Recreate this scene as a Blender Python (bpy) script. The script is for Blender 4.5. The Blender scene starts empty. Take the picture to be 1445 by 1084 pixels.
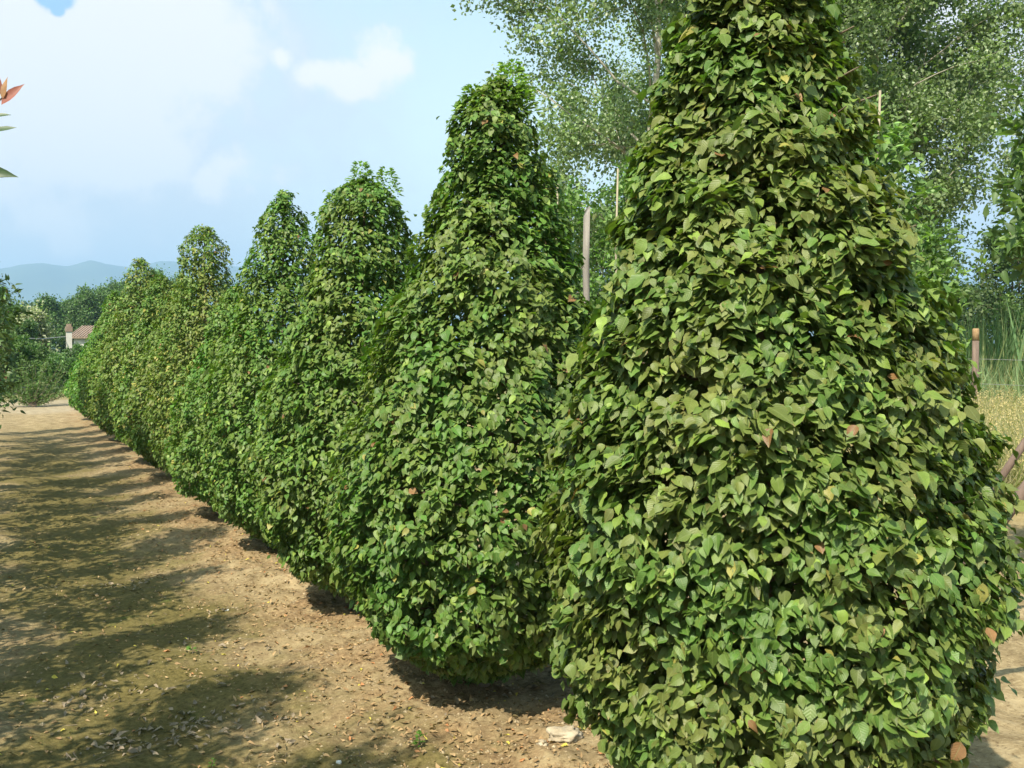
import bpy, math, random
import numpy as np
from mathutils import Vector, Matrix

R = math.radians
PI = math.pi
scene = bpy.context.scene
COL = scene.collection

# ------------------------------------------------------------------ camera
W0, H0, F0 = 1445.0, 1084.0, 1405.0
CAM_H = 1.6
HEAD = R(27.4)          # clockwise from the row direction (+Y)
PITCH = R(-2.08)
cam_d = bpy.data.cameras.new('camera')
cam = bpy.data.objects.new('camera', cam_d)
COL.objects.link(cam)
cam.location = (0, 0, CAM_H)
cam.rotation_euler = (PI / 2 + PITCH, 0, -HEAD)
cam_d.sensor_width = 36.0
cam_d.lens = 36.0 * F0 / W0
cam_d.clip_start = 0.05
cam_d.clip_end = 20000
scene.camera = cam
CM = cam.rotation_euler.to_matrix()


def ray(px, py):
    return CM @ Vector(((px - W0 / 2) / F0, -(py - H0 / 2) / F0, -1.0))


def at(px, py, Z):
    v = ray(px, py) * Z
    return Vector((v.x, v.y, v.z + CAM_H))


def ground_at(px, py, z=0.0):
    v = ray(px, py)
    t = (z - CAM_H) / v.z
    return Vector((v.x * t, v.y * t, z))


# ------------------------------------------------------------------ helpers
def prop(o, label=None, cat=None, group=None, kind=None):
    if label: o['label'] = label
    if cat: o['category'] = cat
    if group: o['group'] = group
    if kind: o['kind'] = kind
    return o


def empty(name, loc, label=None, cat=None, group=None, kind=None):
    o = bpy.data.objects.new(name, None)
    COL.objects.link(o)
    o.location = loc
    o.empty_display_size = 0.2
    return prop(o, label, cat, group, kind)


def link_mesh(name, me, mat, parent=None, loc=None):
    o = bpy.data.objects.new(name, me)
    COL.objects.link(o)
    if mat is not None and len(me.materials) == 0:
        me.materials.append(mat)
    if parent is not None:
        o.parent = parent
    if loc is not None:
        o.location = loc
    return o


def np_mesh(name, V, faces_idx, loop_start, smooth=True, attrs=None):
    me = bpy.data.meshes.new(name)
    me.vertices.add(len(V))
    me.vertices.foreach_set('co', np.ascontiguousarray(V, dtype=np.float32).ravel())
    me.loops.add(len(faces_idx))
    me.loops.foreach_set('vertex_index', np.ascontiguousarray(faces_idx, dtype=np.int32))
    me.polygons.add(len(loop_start))
    me.polygons.foreach_set('loop_start', np.ascontiguousarray(loop_start, dtype=np.int32))
    me.polygons.foreach_set('use_smooth', np.full(len(loop_start), smooth, dtype=bool))
    if attrs:
        for k, (typ, arr) in attrs.items():
            a = me.attributes.new(k, typ, 'POINT')
            if typ == 'FLOAT_COLOR':
                a.data.foreach_set('color', np.ascontiguousarray(arr, dtype=np.float32).ravel())
            elif typ == 'FLOAT_VECTOR':
                a.data.foreach_set('vector', np.ascontiguousarray(arr, dtype=np.float32).ravel())
    me.update(calc_edges=True)
    return me


class MB:
    """plain list mesh builder for wood, walls and the like"""
    def __init__(s):
        s.v = []; s.f = []

    def tube(s, pts, rad, n=6, cap=True):
        pts = [Vector(p) for p in pts]
        b = len(s.v)
        prev = None
        for i, p in enumerate(pts):
            if i == 0: t = pts[1] - pts[0]
            elif i == len(pts) - 1: t = pts[-1] - pts[-2]
            else: t = pts[i + 1] - pts[i - 1]
            t.normalize()
            if prev is None:
                a = Vector((1, 0, 0)) if abs(t.x) < .8 else Vector((0, 1, 0))
                u = t.cross(a).normalized()
            else:
                u = (prev - t * prev.dot(t)).normalized()
            prev = u
            w = t.cross(u)
            r = rad[i] if hasattr(rad, '__len__') else rad
            for k in range(n):
                a = 2 * PI * k / n
                s.v.append(p + (u * math.cos(a) + w * math.sin(a)) * r)
        for i in range(len(pts) - 1):
            for k in range(n):
                a0 = b + i * n + k; a1 = b + i * n + (k + 1) % n
                s.f.append((a0, a1, a1 + n, a0 + n))
        if cap:
            s.f.append(tuple(b + k for k in reversed(range(n))))
            e = b + (len(pts) - 1) * n
            s.f.append(tuple(e + k for k in range(n)))

    def box(s, c, d, rz=0):
        b = len(s.v)
        m = Matrix.Rotation(rz, 3, 'Z')
        for x in (-1, 1):
            for y in (-1, 1):
                for z in (-1, 1):
                    s.v.append(Vector(c) + m @ Vector((x * d[0] / 2, y * d[1] / 2, z * d[2] / 2)))
        for f in ((0, 1, 3, 2), (4, 6, 7, 5), (0, 4, 5, 1), (2, 3, 7, 6), (0, 2, 6, 4), (1, 5, 7, 3)):
            s.f.append(tuple(b + i for i in f))

    def build(s, name, mat, parent=None, loc=None, smooth=False):
        me = bpy.data.meshes.new(name)
        me.from_pydata([tuple(v) for v in s.v], [], s.f)
        if smooth:
            for p in me.polygons: p.use_smooth = True
        return link_mesh(name, me, mat, parent, loc)


class Noise:
    """cheap smooth vector noise: a sum of random plane waves, about -1..1"""
    def __init__(s, seed, scale, n=14):
        g = np.random.default_rng(seed)
        d = g.normal(size=(n, 3)); d /= np.linalg.norm(d, axis=1)[:, None]
        s.k = d * (2 * PI / scale) * g.uniform(.6, 1.7, (n, 1))
        s.p = g.uniform(0, 2 * PI, n)
        s.n = n

    def __call__(s, P):
        out = np.zeros(len(P))
        for k, p in zip(s.k, s.p):
            out += np.sin(P @ k + p)
        return out / math.sqrt(s.n / 2.0) / 1.6


def norm(a):
    return a / np.maximum(np.linalg.norm(a, axis=1), 1e-9)[:, None]


TEMPL = {
    'hi': ([0, .12, .30, .50, .70, .86, 1.0], [0, .70, 1.0, .93, .64, .26, 0]),
    'mid': ([0, .26, .60, 1.0], [0, .98, .76, 0]),
    'long': ([0, .3, .65, 1.0], [0, .95, .8, 0]),
    'lo': ([0, .42, 1.0], [0, 1.0, 0]),
}


def leaf_mesh(name, P, D, N, L, Wd, col, rng, templ='mid', fold=(.1, .5), droop=(.0, .5), wave=.06):
    """one mesh of n separate curved, creased leaves.  col: n x 3 linear colours"""
    v, w = TEMPL[templ]
    v = np.array(v); w = np.array(w)
    nr = len(v)
    n = len(P)
    uv = [(0., v[0])]
    rows = [[0]]
    for i in range(1, nr - 1):
        r = []
        for u in (-1, 0, 1):
            r.append(len(uv)); uv.append((u * w[i], v[i]))
        rows.append(r)
    rows.append([len(uv)]); uv.append((0., 1.))
    F = []
    F.append((0, rows[1][1], rows[1][0])); F.append((0, rows[1][2], rows[1][1]))
    for i in range(1, nr - 2):
        a, b = rows[i], rows[i + 1]
        F.append((a[0], a[1], b[1], b[0])); F.append((a[1], a[2], b[2], b[1]))
    a = rows[nr - 2]; t = rows[-1][0]
    F.append((a[0], a[1], t)); F.append((a[1], a[2], t))
    uv = np.array(uv)
    m = len(uv)
    D = norm(D)
    N = N - D * np.sum(N * D, 1)[:, None]
    N = norm(N)
    T = np.cross(D, N)
    fo = rng.uniform(*fold, n)[:, None]
    dr = rng.uniform(*droop, n)[:, None]
    ph = rng.uniform(0, 6.28, (n, 1))
    tw = rng.uniform(-.25, .25, (n, 1))
    u = uv[None, :, 0]; vv = uv[None, :, 1]
    Lc = L[:, None]; Wc = Wd[:, None]
    x = u * Wc * .5
    y = vv * Lc * (1 - .12 * dr * vv)
    z = fo * np.abs(u) * Wc * .5 - dr * vv ** 2 * Lc * .6 + wave * Lc * np.sin(ph + vv * 7 + u * 2.5) * np.abs(u) + tw * u * vv * Wc
    V = (P[:, None, :] + x[..., None] * T[:, None, :] + y[..., None] * D[:, None, :] + z[..., None] * N[:, None, :])
    V = V.reshape(-1, 3)
    sizes = np.array([len(f) for f in F])
    flat = np.concatenate([np.array(f) for f in F])
    idx = (np.arange(n)[:, None] * m + flat[None, :]).ravel()
    st = np.concatenate([[0], np.cumsum(sizes)[:-1]])
    ls = (np.arange(n)[:, None] * sizes.sum() + st[None, :]).ravel()
    C = np.ones((n, m, 4)); C[:, :, :3] = col[:, None, :]
    LU = np.zeros((n, m, 3)); LU[:, :, 0] = uv[None, :, 0]; LU[:, :, 1] = uv[None, :, 1]; LU[:, :, 2] = rng.uniform(0, 1, (n, 1))
    return np_mesh(name, V, idx, ls, True, {'leafcol': ('FLOAT_COLOR', C.reshape(-1, 4)), 'luv': ('FLOAT_VECTOR', LU.reshape(-1, 3))})


# ------------------------------------------------------------------ materials
def new_mat(name):
    m = bpy.data.materials.new(name)
    m.use_nodes = True
    nt = m.node_tree
    for n in list(nt.nodes): nt.nodes.remove(n)
    out = nt.nodes.new('ShaderNodeOutputMaterial')
    return m, nt, out


def N_(nt, typ, **kw):
    n = nt.nodes.new(typ)
    for k, v in kw.items(): setattr(n, k, v)
    return n


def math_(nt, op, a, b=None, c=None, clamp=False):
    n = nt.nodes.new('ShaderNodeMath'); n.operation = op; n.use_clamp = clamp
    for i, v in enumerate((a, b, c)):
        if v is None: continue
        if isinstance(v, (int, float)): n.inputs[i].default_value = v
        else: nt.links.new(v, n.inputs[i])
    return n.outputs[0]


def mixc(nt, fac, a, b, blend='MIX'):
    n = nt.nodes.new('ShaderNodeMix'); n.data_type = 'RGBA'; n.blend_type = blend
    for s, v in ((n.inputs['Factor'], fac), (n.inputs[6], a), (n.inputs[7], b)):
        if isinstance(v, (int, float)): s.default_value = v
        elif isinstance(v, (tuple, list)): s.default_value = tuple(v) + ((1,) if len(v) == 3 else ())
        else: nt.links.new(v, s)
    return n.outputs[2]


def noise_(nt, vec, scale, detail=4, rough=.55, dist=0):
    n = nt.nodes.new('ShaderNodeTexNoise')
    n.inputs['Scale'].default_value = scale; n.inputs['Detail'].default_value = detail
    n.inputs['Roughness'].default_value = rough; n.inputs['Distortion'].default_value = dist
    if vec is not None: nt.links.new(vec, n.inputs['Vector'])
    return n.outputs['Fac']


def ramp_(nt, fac, stops):
    n = nt.nodes.new('ShaderNodeValToRGB')
    while len(n.color_ramp.elements) < len(stops): n.color_ramp.elements.new(.5)
    for e, (p, c) in zip(n.color_ramp.elements, stops):
        e.position = p; e.color = tuple(c) + (1,) if len(c) == 3 else c
    nt.links.new(fac, n.inputs[0])
    return n.outputs[0]


def smooth_(nt, v, lo, hi):
    n = nt.nodes.new('ShaderNodeMapRange'); n.interpolation_type = 'SMOOTHSTEP'
    n.inputs['From Min'].default_value = lo; n.inputs['From Max'].default_value = hi
    nt.links.new(v, n.inputs['Value'])
    return n.outputs['Result']


def leaf_mat(name, rough=.45, spec=.45, trans=.28, veins=0.0, edge=(.30, .17, .06), edge_amt=0.0, tint_noise=True):
    m, nt, out = new_mat(name)
    at_ = N_(nt, 'ShaderNodeAttribute', attribute_name='leafcol')
    lu = N_(nt, 'ShaderNodeAttribute', attribute_name='luv')
    sep = N_(nt, 'ShaderNodeSeparateXYZ'); nt.links.new(lu.outputs['Vector'], sep.inputs[0])
    col = at_.outputs['Color']
    tc = N_(nt, 'ShaderNodeTexCoord')
    au = math_(nt, 'ABSOLUTE', sep.outputs[0])
    if tint_noise:
        nz = noise_(nt, tc.outputs['Object'], 60, 2)
        k = math_(nt, 'MULTIPLY_ADD', nz, .5, .75)
        col = mixc(nt, 1.0, col, N_combine(nt, k), 'MULTIPLY')
    bsdf = N_(nt, 'ShaderNodeBsdfPrincipled')
    if edge_amt > 0:
        # brown scorch towards tip and margins on some leaves
        s = math_(nt, 'MAXIMUM', au, sep.outputs[1])
        e = smooth_(nt, math_(nt, 'ADD', s, math_(nt, 'MULTIPLY', noise_(nt, tc.outputs['Object'], 90, 2), .5)), 1.05, 1.4)
        sel = smooth_(nt, sep.outputs[2], 1 - edge_amt, 1 - edge_amt + .3)
        col = mixc(nt, math_(nt, 'MULTIPLY', e, sel), col, edge)
    if veins > 0:
        # paler midrib and pleats running out to the margin
        mid = smooth_(nt, au, .10, .0)
        col = mixc(nt, math_(nt, 'MULTIPLY', mid, .35), col, (.22, .26, .10))
        ph = math_(nt, 'MULTIPLY', math_(nt, 'SUBTRACT', sep.outputs[1], math_(nt, 'MULTIPLY', au, .33)), 2 * PI * 8)
        sn = math_(nt, 'SINE', ph)
        bp = N_(nt, 'ShaderNodeBump'); bp.inputs['Strength'].default_value = veins; bp.inputs['Distance'].default_value = .0009
        nt.links.new(math_(nt, 'SUBTRACT', sn, math_(nt, 'MULTIPLY', mid, 1.5)), bp.inputs['Height'])
        nt.links.new(bp.outputs[0], bsdf.inputs['Normal'])
    # underside a little paler and duller
    geo = N_(nt, 'ShaderNodeNewGeometry')
    colb = mixc(nt, math_(nt, 'MULTIPLY', geo.outputs['Backfacing'], .35), col, (.17, .21, .10))
    nt.links.new(colb, bsdf.inputs['Base Color'])
    bsdf.inputs['Roughness'].default_value = rough
    bsdf.inputs['Specular IOR Level'].default_value = spec
    tr = N_(nt, 'ShaderNodeBsdfTranslucent')
    ct = mixc(nt, 1.0, col, (1.5, 1.9, .55), 'MULTIPLY')
    nt.links.new(ct, tr.inputs['Color'])
    mx = N_(nt, 'ShaderNodeMixShader'); mx.inputs[0].default_value = trans
    nt.links.new(bsdf.outputs[0], mx.inputs[1]); nt.links.new(tr.outputs[0], mx.inputs[2])
    nt.links.new(mx.outputs[0], out.inputs['Surface'])
    return m


def N_combine(nt, v):
    n = nt.nodes.new('ShaderNodeCombineXYZ')
    for i in range(3): nt.links.new(v, n.inputs[i])
    return n.outputs[0]


def simple_mat(name, c1, c2, scale=8, rough=.85, bump=.3, stretch=(1, 1, 1), spec=.3, dist=.004):
    m, nt, out = new_mat(name)
    tc = N_(nt, 'ShaderNodeTexCoord')
    mp = N_(nt, 'ShaderNodeMapping'); mp.inputs['Scale'].default_value = stretch
    nt.links.new(tc.outputs['Object'], mp.inputs[0])
    nz = noise_(nt, mp.outputs[0], scale, 6, .62)
    col = ramp_(nt, nz, [(.32, c1), (.68, c2)])
    b = N_(nt, 'ShaderNodeBsdfPrincipled')
    nt.links.new(col, b.inputs['Base Color'])
    b.inputs['Roughness'].default_value = rough; b.inputs['Specular IOR Level'].default_value = spec
    bp = N_(nt, 'ShaderNodeBump'); bp.inputs['Strength'].default_value = bump; bp.inputs['Distance'].default_value = dist
    nt.links.new(noise_(nt, mp.outputs[0], scale * 3, 5, .7), bp.inputs['Height'])
    nt.links.new(bp.outputs[0], b.inputs['Normal'])
    nt.links.new(b.outputs[0], out.inputs['Surface'])
    return m


M = {}
M['hornbeam'] = leaf_mat('hornbeam_leaf', .46, .34, .22, veins=.22, edge=(.26, .15, .06), edge_amt=.45)
M['hornbeam_far'] = leaf_mat('hornbeam_leaf_plain', .5, .32, .22)
M['laurel'] = leaf_mat('glossy_leaf', .45, .4, .2)
M['poplar'] = leaf_mat('poplar_leaf', .4, .5, .3, tint_noise=False)
M['leaf'] = leaf_mat('broad_leaf', .5, .35, .3, tint_noise=False)
M['grass'] = leaf_mat('grass_blade', .6, .3, .3, tint_noise=False)
M['dead'] = leaf_mat('dead_leaf', .75, .2, .08)
M['bark'] = simple_mat('bark', (.10, .075, .05), (.22, .18, .13), 14, .9, .7, (1, 1, .25))
M['pale_bark'] = simple_mat('pale_bark', (.26, .23, .18), (.45, .42, .35), 6, .85, .5, (1, 1, .4))
M['cane'] = simple_mat('cane', (.22, .18, .12), (.38, .33, .25), 6, .85, .5, (1, 1, .3))
M['grey_wood'] = simple_mat('weathered_wood', (.14, .125, .11), (.30, .27, .24), 9, .9, .8, (3, 3, .2))
M['brown_wood'] = simple_mat('stake_wood', (.10, .07, .055), (.19, .135, .11), 9, .8, .5, (3, 3, .3))
M['post_cap'] = simple_mat('post_top', (.24, .15, .08), (.36, .24, .13), 20, .9, .4)
M['wire'] = simple_mat('wire', (.22, .22, .22), (.30, .30, .30), 30, .5, .0)
M['stone'] = simple_mat('stone', (.30, .24, .16), (.50, .43, .32), 16, .95, .9, dist=.01)
M['white_stone'] = simple_mat('white_stone', (.6, .6, .58), (.78, .78, .75), 30, .8, .2)
M['plaster'] = simple_mat('plaster', (.45, .42, .38), (.58, .55, .5), 2, .9, .2)
M['tile'] = simple_mat('roof_tile', (.20, .14, .105), (.30, .22, .17), 3, .9, .5)
M['glass'] = simple_mat('dark_glass', (.03, .035, .04), (.06, .065, .07), 2, .15, .0, spec=.6)
M['sack'] = simple_mat('white_sack', (.68, .68, .68), (.8, .8, .79), 6, .6, .4)


# ------------------------------------------------------------------ sky
SUN_EL, SUN_AZ = R(50), R(235)         # azimuth clockwise from +Y of the direction TO the sun
world = bpy.data.worlds.new('World'); scene.world = world; world.use_nodes = True
wt = world.node_tree
for n in list(wt.nodes): wt.nodes.remove(n)
wo = N_(wt, 'ShaderNodeOutputWorld'); bg = N_(wt, 'ShaderNodeBackground')
sky = N_(wt, 'ShaderNodeTexSky'); sky.sky_type = 'NISHITA'; sky.sun_disc = False
sky.sun_elevation = SUN_EL; sky.sun_rotation = SUN_AZ
sky.air_density = 1.0; sky.dust_density = 1.6; sky.ozone_density = 1.2
wtc = N_(wt, 'ShaderNodeTexCoord')
wd = N_(wt, 'ShaderNodeVectorMath', operation='NORMALIZE'); wt.links.new(wtc.outputs['Generated'], wd.inputs[0])
WN = noise_(wt, wd.outputs[0], 9, 7, .56, .3)
WN2 = noise_(wt, wd.outputs[0], 28, 5, .6)


def blob(px, py, r, gain=1.0, sx=1.0):
    c = ray(px, py).normalized()
    vm = N_(wt, 'ShaderNodeVectorMath', operation='SUBTRACT'); wt.links.new(wd.outputs[0], vm.inputs[0]); vm.inputs[1].default_value = c
    sc = N_(wt, 'ShaderNodeVectorMath', operation='MULTIPLY'); wt.links.new(vm.outputs[0], sc.inputs[0]); sc.inputs[1].default_value = (1, 1, sx)
    ln = N_(wt, 'ShaderNodeVectorMath', operation='LENGTH'); wt.links.new(sc.outputs[0], ln.inputs[0])
    f = math_(wt, 'SUBTRACT', 1.0, math_(wt, 'DIVIDE', ln.outputs['Value'], r / F0))
    return math_(wt, 'MULTIPLY', f, gain)


def clouds(blobs, amp, lo, hi, k1=1.0, k2=.5):
    s = None
    for b in blobs:
        f = blob(*b)
        s = f if s is None else math_(wt, 'MAXIMUM', s, f)
    s = math_(wt, 'ADD', s, math_(wt, 'MULTIPLY', math_(wt, 'SUBTRACT', WN, .5), amp * k1))
    s = math_(wt, 'ADD', s, math_(wt, 'MULTIPLY', math_(wt, 'SUBTRACT', WN2, .5), amp * k2))
    return smooth_(wt, s, lo, hi)


SKYC = mixc(wt, 1.0, sky.outputs[0], (2.1, 2.4, 1.85), 'MULTIPLY')
veil = clouds([(60, 180, 520, 1.0), (-300, 100, 700, 1.0), (300, 300, 260, .6), (1380, 160, 330, 1.1)], 1.1, -.15, .75)
wsep = N_(wt, 'ShaderNodeSeparateXYZ'); wt.links.new(wd.outputs[0], wsep.inputs[0])
SKYC = mixc(wt, math_(wt, 'MULTIPLY', smooth_(wt, wsep.outputs[2], .62, .02), .8), SKYC, (8.0, 8.2, 8.0))
c1 = mixc(wt, math_(wt, 'MULTIPLY', veil, .88), SKYC, (6.0, 6.35, 6.9))
small = clouds([(537, 86, 48, 1.0, 1.1), (500, 112, 52, 1.0, 1.5), (455, 108, 50, .8, 2.2), (395, 84, 20, .7), (300, 262, 50, .5, 1.6), (340, 240, 60, .45, 1.8)], 1.7, -.05, .55, .35, 1.0)
puff = clouds([(30, 40, 210, 1.4), (190, 40, 170, 1.2), (140, 130, 140, .9),
               (-250, 60, 300, 1.4), (1345, 70, 80, 1.0), (1400, 110, 70, .8), (60, 320, 90, .4, 2)], 2.2, -.1, .45)
hole = clouds([(78, -10, 30, 1.3), (81, 12, 14, 1.1)], .9, .15, .6, .1, 1.2)
puff = math_(wt, 'MAXIMUM', math_(wt, 'MULTIPLY', puff, .8), small)
c2 = mixc(wt, math_(wt, 'MULTIPLY', puff, .95), c1, (8.6, 8.3, 8.0))
c3 = mixc(wt, math_(wt, 'MULTIPLY', hole, .9), c2, (2.3, 4.7, 8.2))
wt.links.new(c3, bg.inputs[0]); bg.inputs[1].default_value = .074
wt.links.new(bg.outputs[0], wo.inputs['Surface'])

sun_d = bpy.data.lights.new('sun', 'SUN'); sun_d.energy = 5.0; sun_d.angle = R(.55); sun_d.color = (1.0, .92, .76)
sun = bpy.data.objects.new('sun', sun_d); COL.objects.link(sun)
to_sun = Vector((math.sin(SUN_AZ) * math.cos(SUN_EL), math.cos(SUN_AZ) * math.cos(SUN_EL), math.sin(SUN_EL)))
sun.rotation_euler = to_sun.to_track_quat('Z', 'Y').to_euler()
sun.location = (-5, -5, 12)
scene.view_settings.view_transform = 'Standard'
scene.view_settings.look = 'None'
scene.view_settings.exposure = 0.92
scene.view_settings.gamma = 1.0
cy = scene.cycles
cy.max_bounces = 6; cy.diffuse_bounces = 3; cy.glossy_bounces = 2; cy.transmission_bounces = 4
cy.transparent_max_bounces = 4; cy.volume_bounces = 0
cy.use_denoising = True
cy.caustics_reflective = False; cy.caustics_refractive = False

# ------------------------------------------------------------------ ground
ROW_X = 2.0
TREE_Y = [2.25, 4.15, 5.81, 7.73, 9.45, 11.0, 12.6, 14.2, 16.3, 18.2, 20.1, 21.9, 23.6]


def axis_coords(lo, hi, fine_lo, fine_hi, step, grow=1.13):
    a = list(np.arange(fine_lo, fine_hi, step))
    s = step
    x = a[-1]
    while x < hi:
        s *= grow; x += s; a.append(min(x, hi))
    s = step; x = fine_lo; b = []
    while x > lo:
        s *= grow; x -= s; b.append(max(x, lo))
    return np.array(b[::-1] + a)


gx = axis_coords(-6000, 7000, -.8, 4.3, .022)
gy = axis_coords(-200, 7000, 1.6, 9.5, .026)
GX, GY = np.meshgrid(gx, gy)
P = np.stack([GX.ravel(), GY.ravel(), np.zeros(GX.size)], 1)
n1, n2, n3, n4 = Noise(1, 1.3), Noise(2, .32), Noise(3, .10), Noise(4, .055)


def ground_h(P):
    x, y = P[:, 0], P[:, 1]
    d = np.hypot(x, y)
    fade = np.clip(1 - (d - 9) / 12, 0, 1)
    rowk = np.exp(-((x - ROW_X) / .55) ** 2)
    h = .018 * n1(P) + .012 * n2(P) * (.6 + rowk) + (.0045 * n3(P) + .0022 * n4(P)) * fade * (.6 + .9 * rowk)
    h += .035 * rowk - .02 * np.exp(-((x - .7) / .5) ** 2)
    return h * np.clip(1 - (d - 20) / 40, 0, 1)


P[:, 2] = ground_h(P)
nx, ny = len(gx), len(gy)
i, j = np.meshgrid(np.arange(nx - 1), np.arange(ny - 1))
a = (j * nx + i).ravel()
q = np.stack([a, a + 1, a + nx + 1, a + nx], 1).ravel()
ground_me = np_mesh('ground', P, q, np.arange(0, len(q), 4))


def hz(x, y):
    return float(ground_h(np.array([[x, y, 0.]]))[0])


def ground_mat():
    m, nt, out = new_mat('soil')
    geo = N_(nt, 'ShaderNodeNewGeometry')
    pos = geo.outputs['Position']
    sep = N_(nt, 'ShaderNodeSeparateXYZ'); nt.links.new(pos, sep.inputs[0])
    big = noise_(nt, pos, .9, 5, .6)
    med = noise_(nt, pos, 5, 6, .65, .3)
    fine = noise_(nt, pos, 40, 5, .7)
    col = ramp_(nt, med, [(.3, (.15, .108, .056)), (.5, (.262, .196, .106)), (.72, (.40, .315, .185))])
    col = mixc(nt, smooth_(nt, fine, .5, .75), col, (.42, .33, .19))
    col = mixc(nt, smooth_(nt, fine, .46, .3), col, (.095, .06, .03))
    red = math_(nt, 'MULTIPLY', smooth_(nt, math_(nt, 'ABSOLUTE', math_(nt, 'SUBTRACT', sep.outputs[0], 1.9)), .9, .2), smooth_(nt, noise_(nt, pos, 2.2, 6, .7), .42, .6))
    col = mixc(nt, math_(nt, 'MULTIPLY', red, .45), col, mixc(nt, smooth_(nt, fine, .35, .65), (.13, .066, .032), (.33, .20, .10)))
    # moss along the middle of the path, painted darker to deepen the shade there
    mx = math_(nt, 'SUBTRACT', 1.0, math_(nt, 'DIVIDE', math_(nt, 'ABSOLUTE', math_(nt, 'SUBTRACT', sep.outputs[0], .55)), 1.15))
    mo = math_(nt, 'ADD', mx, math_(nt, 'MULTIPLY', math_(nt, 'SUBTRACT', big, .5), 2.4))
    mo = math_(nt, 'ADD', mo, math_(nt, 'MULTIPLY', math_(nt, 'SUBTRACT', med, .5), 1.2))
    mf = math_(nt, 'MULTIPLY', smooth_(nt, mo, .12, .8), math_(nt, 'MULTIPLY', smooth_(nt, sep.outputs[1], 25, 13), .88))
    moss = ramp_(nt, fine, [(.3, (.056, .050, .012)), (.7, (.165, .135, .042))])
    col = mixc(nt, mf, col, moss)
    # fresher green specks
    gr = math_(nt, 'MULTIPLY', smooth_(nt, noise_(nt, pos, 3.1, 5, .7), .60, .74), smooth_(nt, mo, .3, .8))
    col = mixc(nt, math_(nt, 'MULTIPLY', gr, .55), col, (.085, .14, .022))
    # field beyond the nursery rows: dry grass land, and greener far off
    dist = N_(nt, 'ShaderNodeVectorMath', operation='LENGTH'); nt.links.new(pos, dist.inputs[0])
    ff = smooth_(nt, math_(nt, 'ADD', sep.outputs[0], math_(nt, 'MULTIPLY', big, 2.0)), 8.0, 11.0)
    col = mixc(nt, ff, col, ramp_(nt, big, [(.3, (.20, .17, .07)), (.7, (.34, .27, .13))]))
    fg = smooth_(nt, dist.outputs['Value'], 26, 45)
    col = mixc(nt, fg, col, ramp_(nt, noise_(nt, pos, .05, 4), [(.3, (.07, .10, .035)), (.7, (.13, .15, .05))]))
    # pale compacted cross track at the end of the path
    yb = math_(nt, 'ADD', sep.outputs[1], math_(nt, 'MULTIPLY', math_(nt, 'SUBTRACT', noise_(nt, pos, .5, 4, .6), .5), 5.0))
    tr = math_(nt, 'MULTIPLY', smooth_(nt, yb, 26.0, 28.4), smooth_(nt, yb, 34.2, 32.4))
    tr = math_(nt, 'MULTIPLY', tr, smooth_(nt, math_(nt, 'ABSOLUTE', sep.outputs[0]), 12, 9))
    col = mixc(nt, math_(nt, 'MULTIPLY', tr, .6), col, ramp_(nt, med, [(.3, (.27, .22, .15)), (.7, (.38, .32, .24))]))
    b = N_(nt, 'ShaderNodeBsdfPrincipled')
    nt.links.new(col, b.inputs['Base Color'])
    b.inputs['Roughness'].default_value = .95; b.inputs['Specular IOR Level'].default_value = .15
    bp = N_(nt, 'ShaderNodeBump'); bp.inputs['Strength'].default_value = .8; bp.inputs['Distance'].default_value = .012
    hh = math_(nt, 'ADD', fine, math_(nt, 'MULTIPLY', noise_(nt, pos, 130, 4, .7), .5))
    nt.links.new(hh, bp.inputs['Height']); nt.links.new(bp.outputs[0], b.inputs['Normal'])
    nt.links.new(b.outputs[0], out.inputs['Surface'])
    return m


prop(link_mesh('ground', ground_me, ground_mat()), kind='structure')

# ------------------------------------------------------------------ mountains
RIDGE = [(-400, 392), (-150, 383), (0, 378), (25, 375), (60, 373), (95, 376), (128, 369), (160, 373), (190, 377), (225, 366), (262, 368),
         (330, 377), (450, 386), (560, 380), (760, 392), (1000, 384), (1200, 394), (1330, 392), (1445, 398), (1700, 385), (2200, 395)]


def hills():
    rx = np.array([r[0] for r in RIDGE], float); ry = np.array([r[1] for r in RIDGE], float)
    pxs = np.arange(-400, 2200, 4.0)
    ds = np.linspace(3600, 5600, 26)
    nz, nz2 = Noise(11, 900), Noise(12, 260)
    V = []
    for d in ds:
        for px in pxs:
            py = np.interp(px, rx, ry)
            r = ray(px, py); hl = math.hypot(r.x, r.y)
            peak = CAM_H + r.z / hl * 4600
            x = r.x / hl * d; y = r.y / hl * d
            k = max(0.0, 1 - abs(d - 4600) / 1000.0)
            V.append((x, y, peak * (k * k * (3 - 2 * k)) if d != 4600 else peak))
    V = np.array(V)
    k = V[:, 2] / max(V[:, 2].max(), 1)
    V[:, 2] += (nz(V) * 26 + nz2(V) * 13) * np.clip(k * 3, 0, 1) * np.clip(np.abs(np.hypot(V[:, 0], V[:, 1]) - 4600) / 300, 0.12, 1) - 4
    n0 = len(pxs)
    i, j = np.meshgrid(np.arange(n0 - 1), np.arange(len(ds) - 1))
    a = (j * n0 + i).ravel()
    q = np.stack([a, a + 1, a + n0 + 1, a + n0], 1).ravel()
    me = np_mesh('hills', V, q, np.arange(0, len(q), 4))
    prop(link_mesh('hills', me, simple_mat('wooded_hills', (.035, .06, .03), (.07, .10, .045), .006, .95, 0)), kind='structure')


hills()

# ------------------------------------------------------------------ hornbeam cones
PROF_H = np.array([.06, .12, .20, .30, .42, .60, .80, .95, 1.15, 1.37, 1.57, 1.75, 1.9, 2.06, 2.23, 2.39, 2.55, 2.72, 2.85, 2.95])
PROF_R = np.array([.12, .22, .34, .46, .56, .63, .665, .67, .645, .60, .55, .49, .44, .385, .32, .28, .24, .19, .12, .04])


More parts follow.
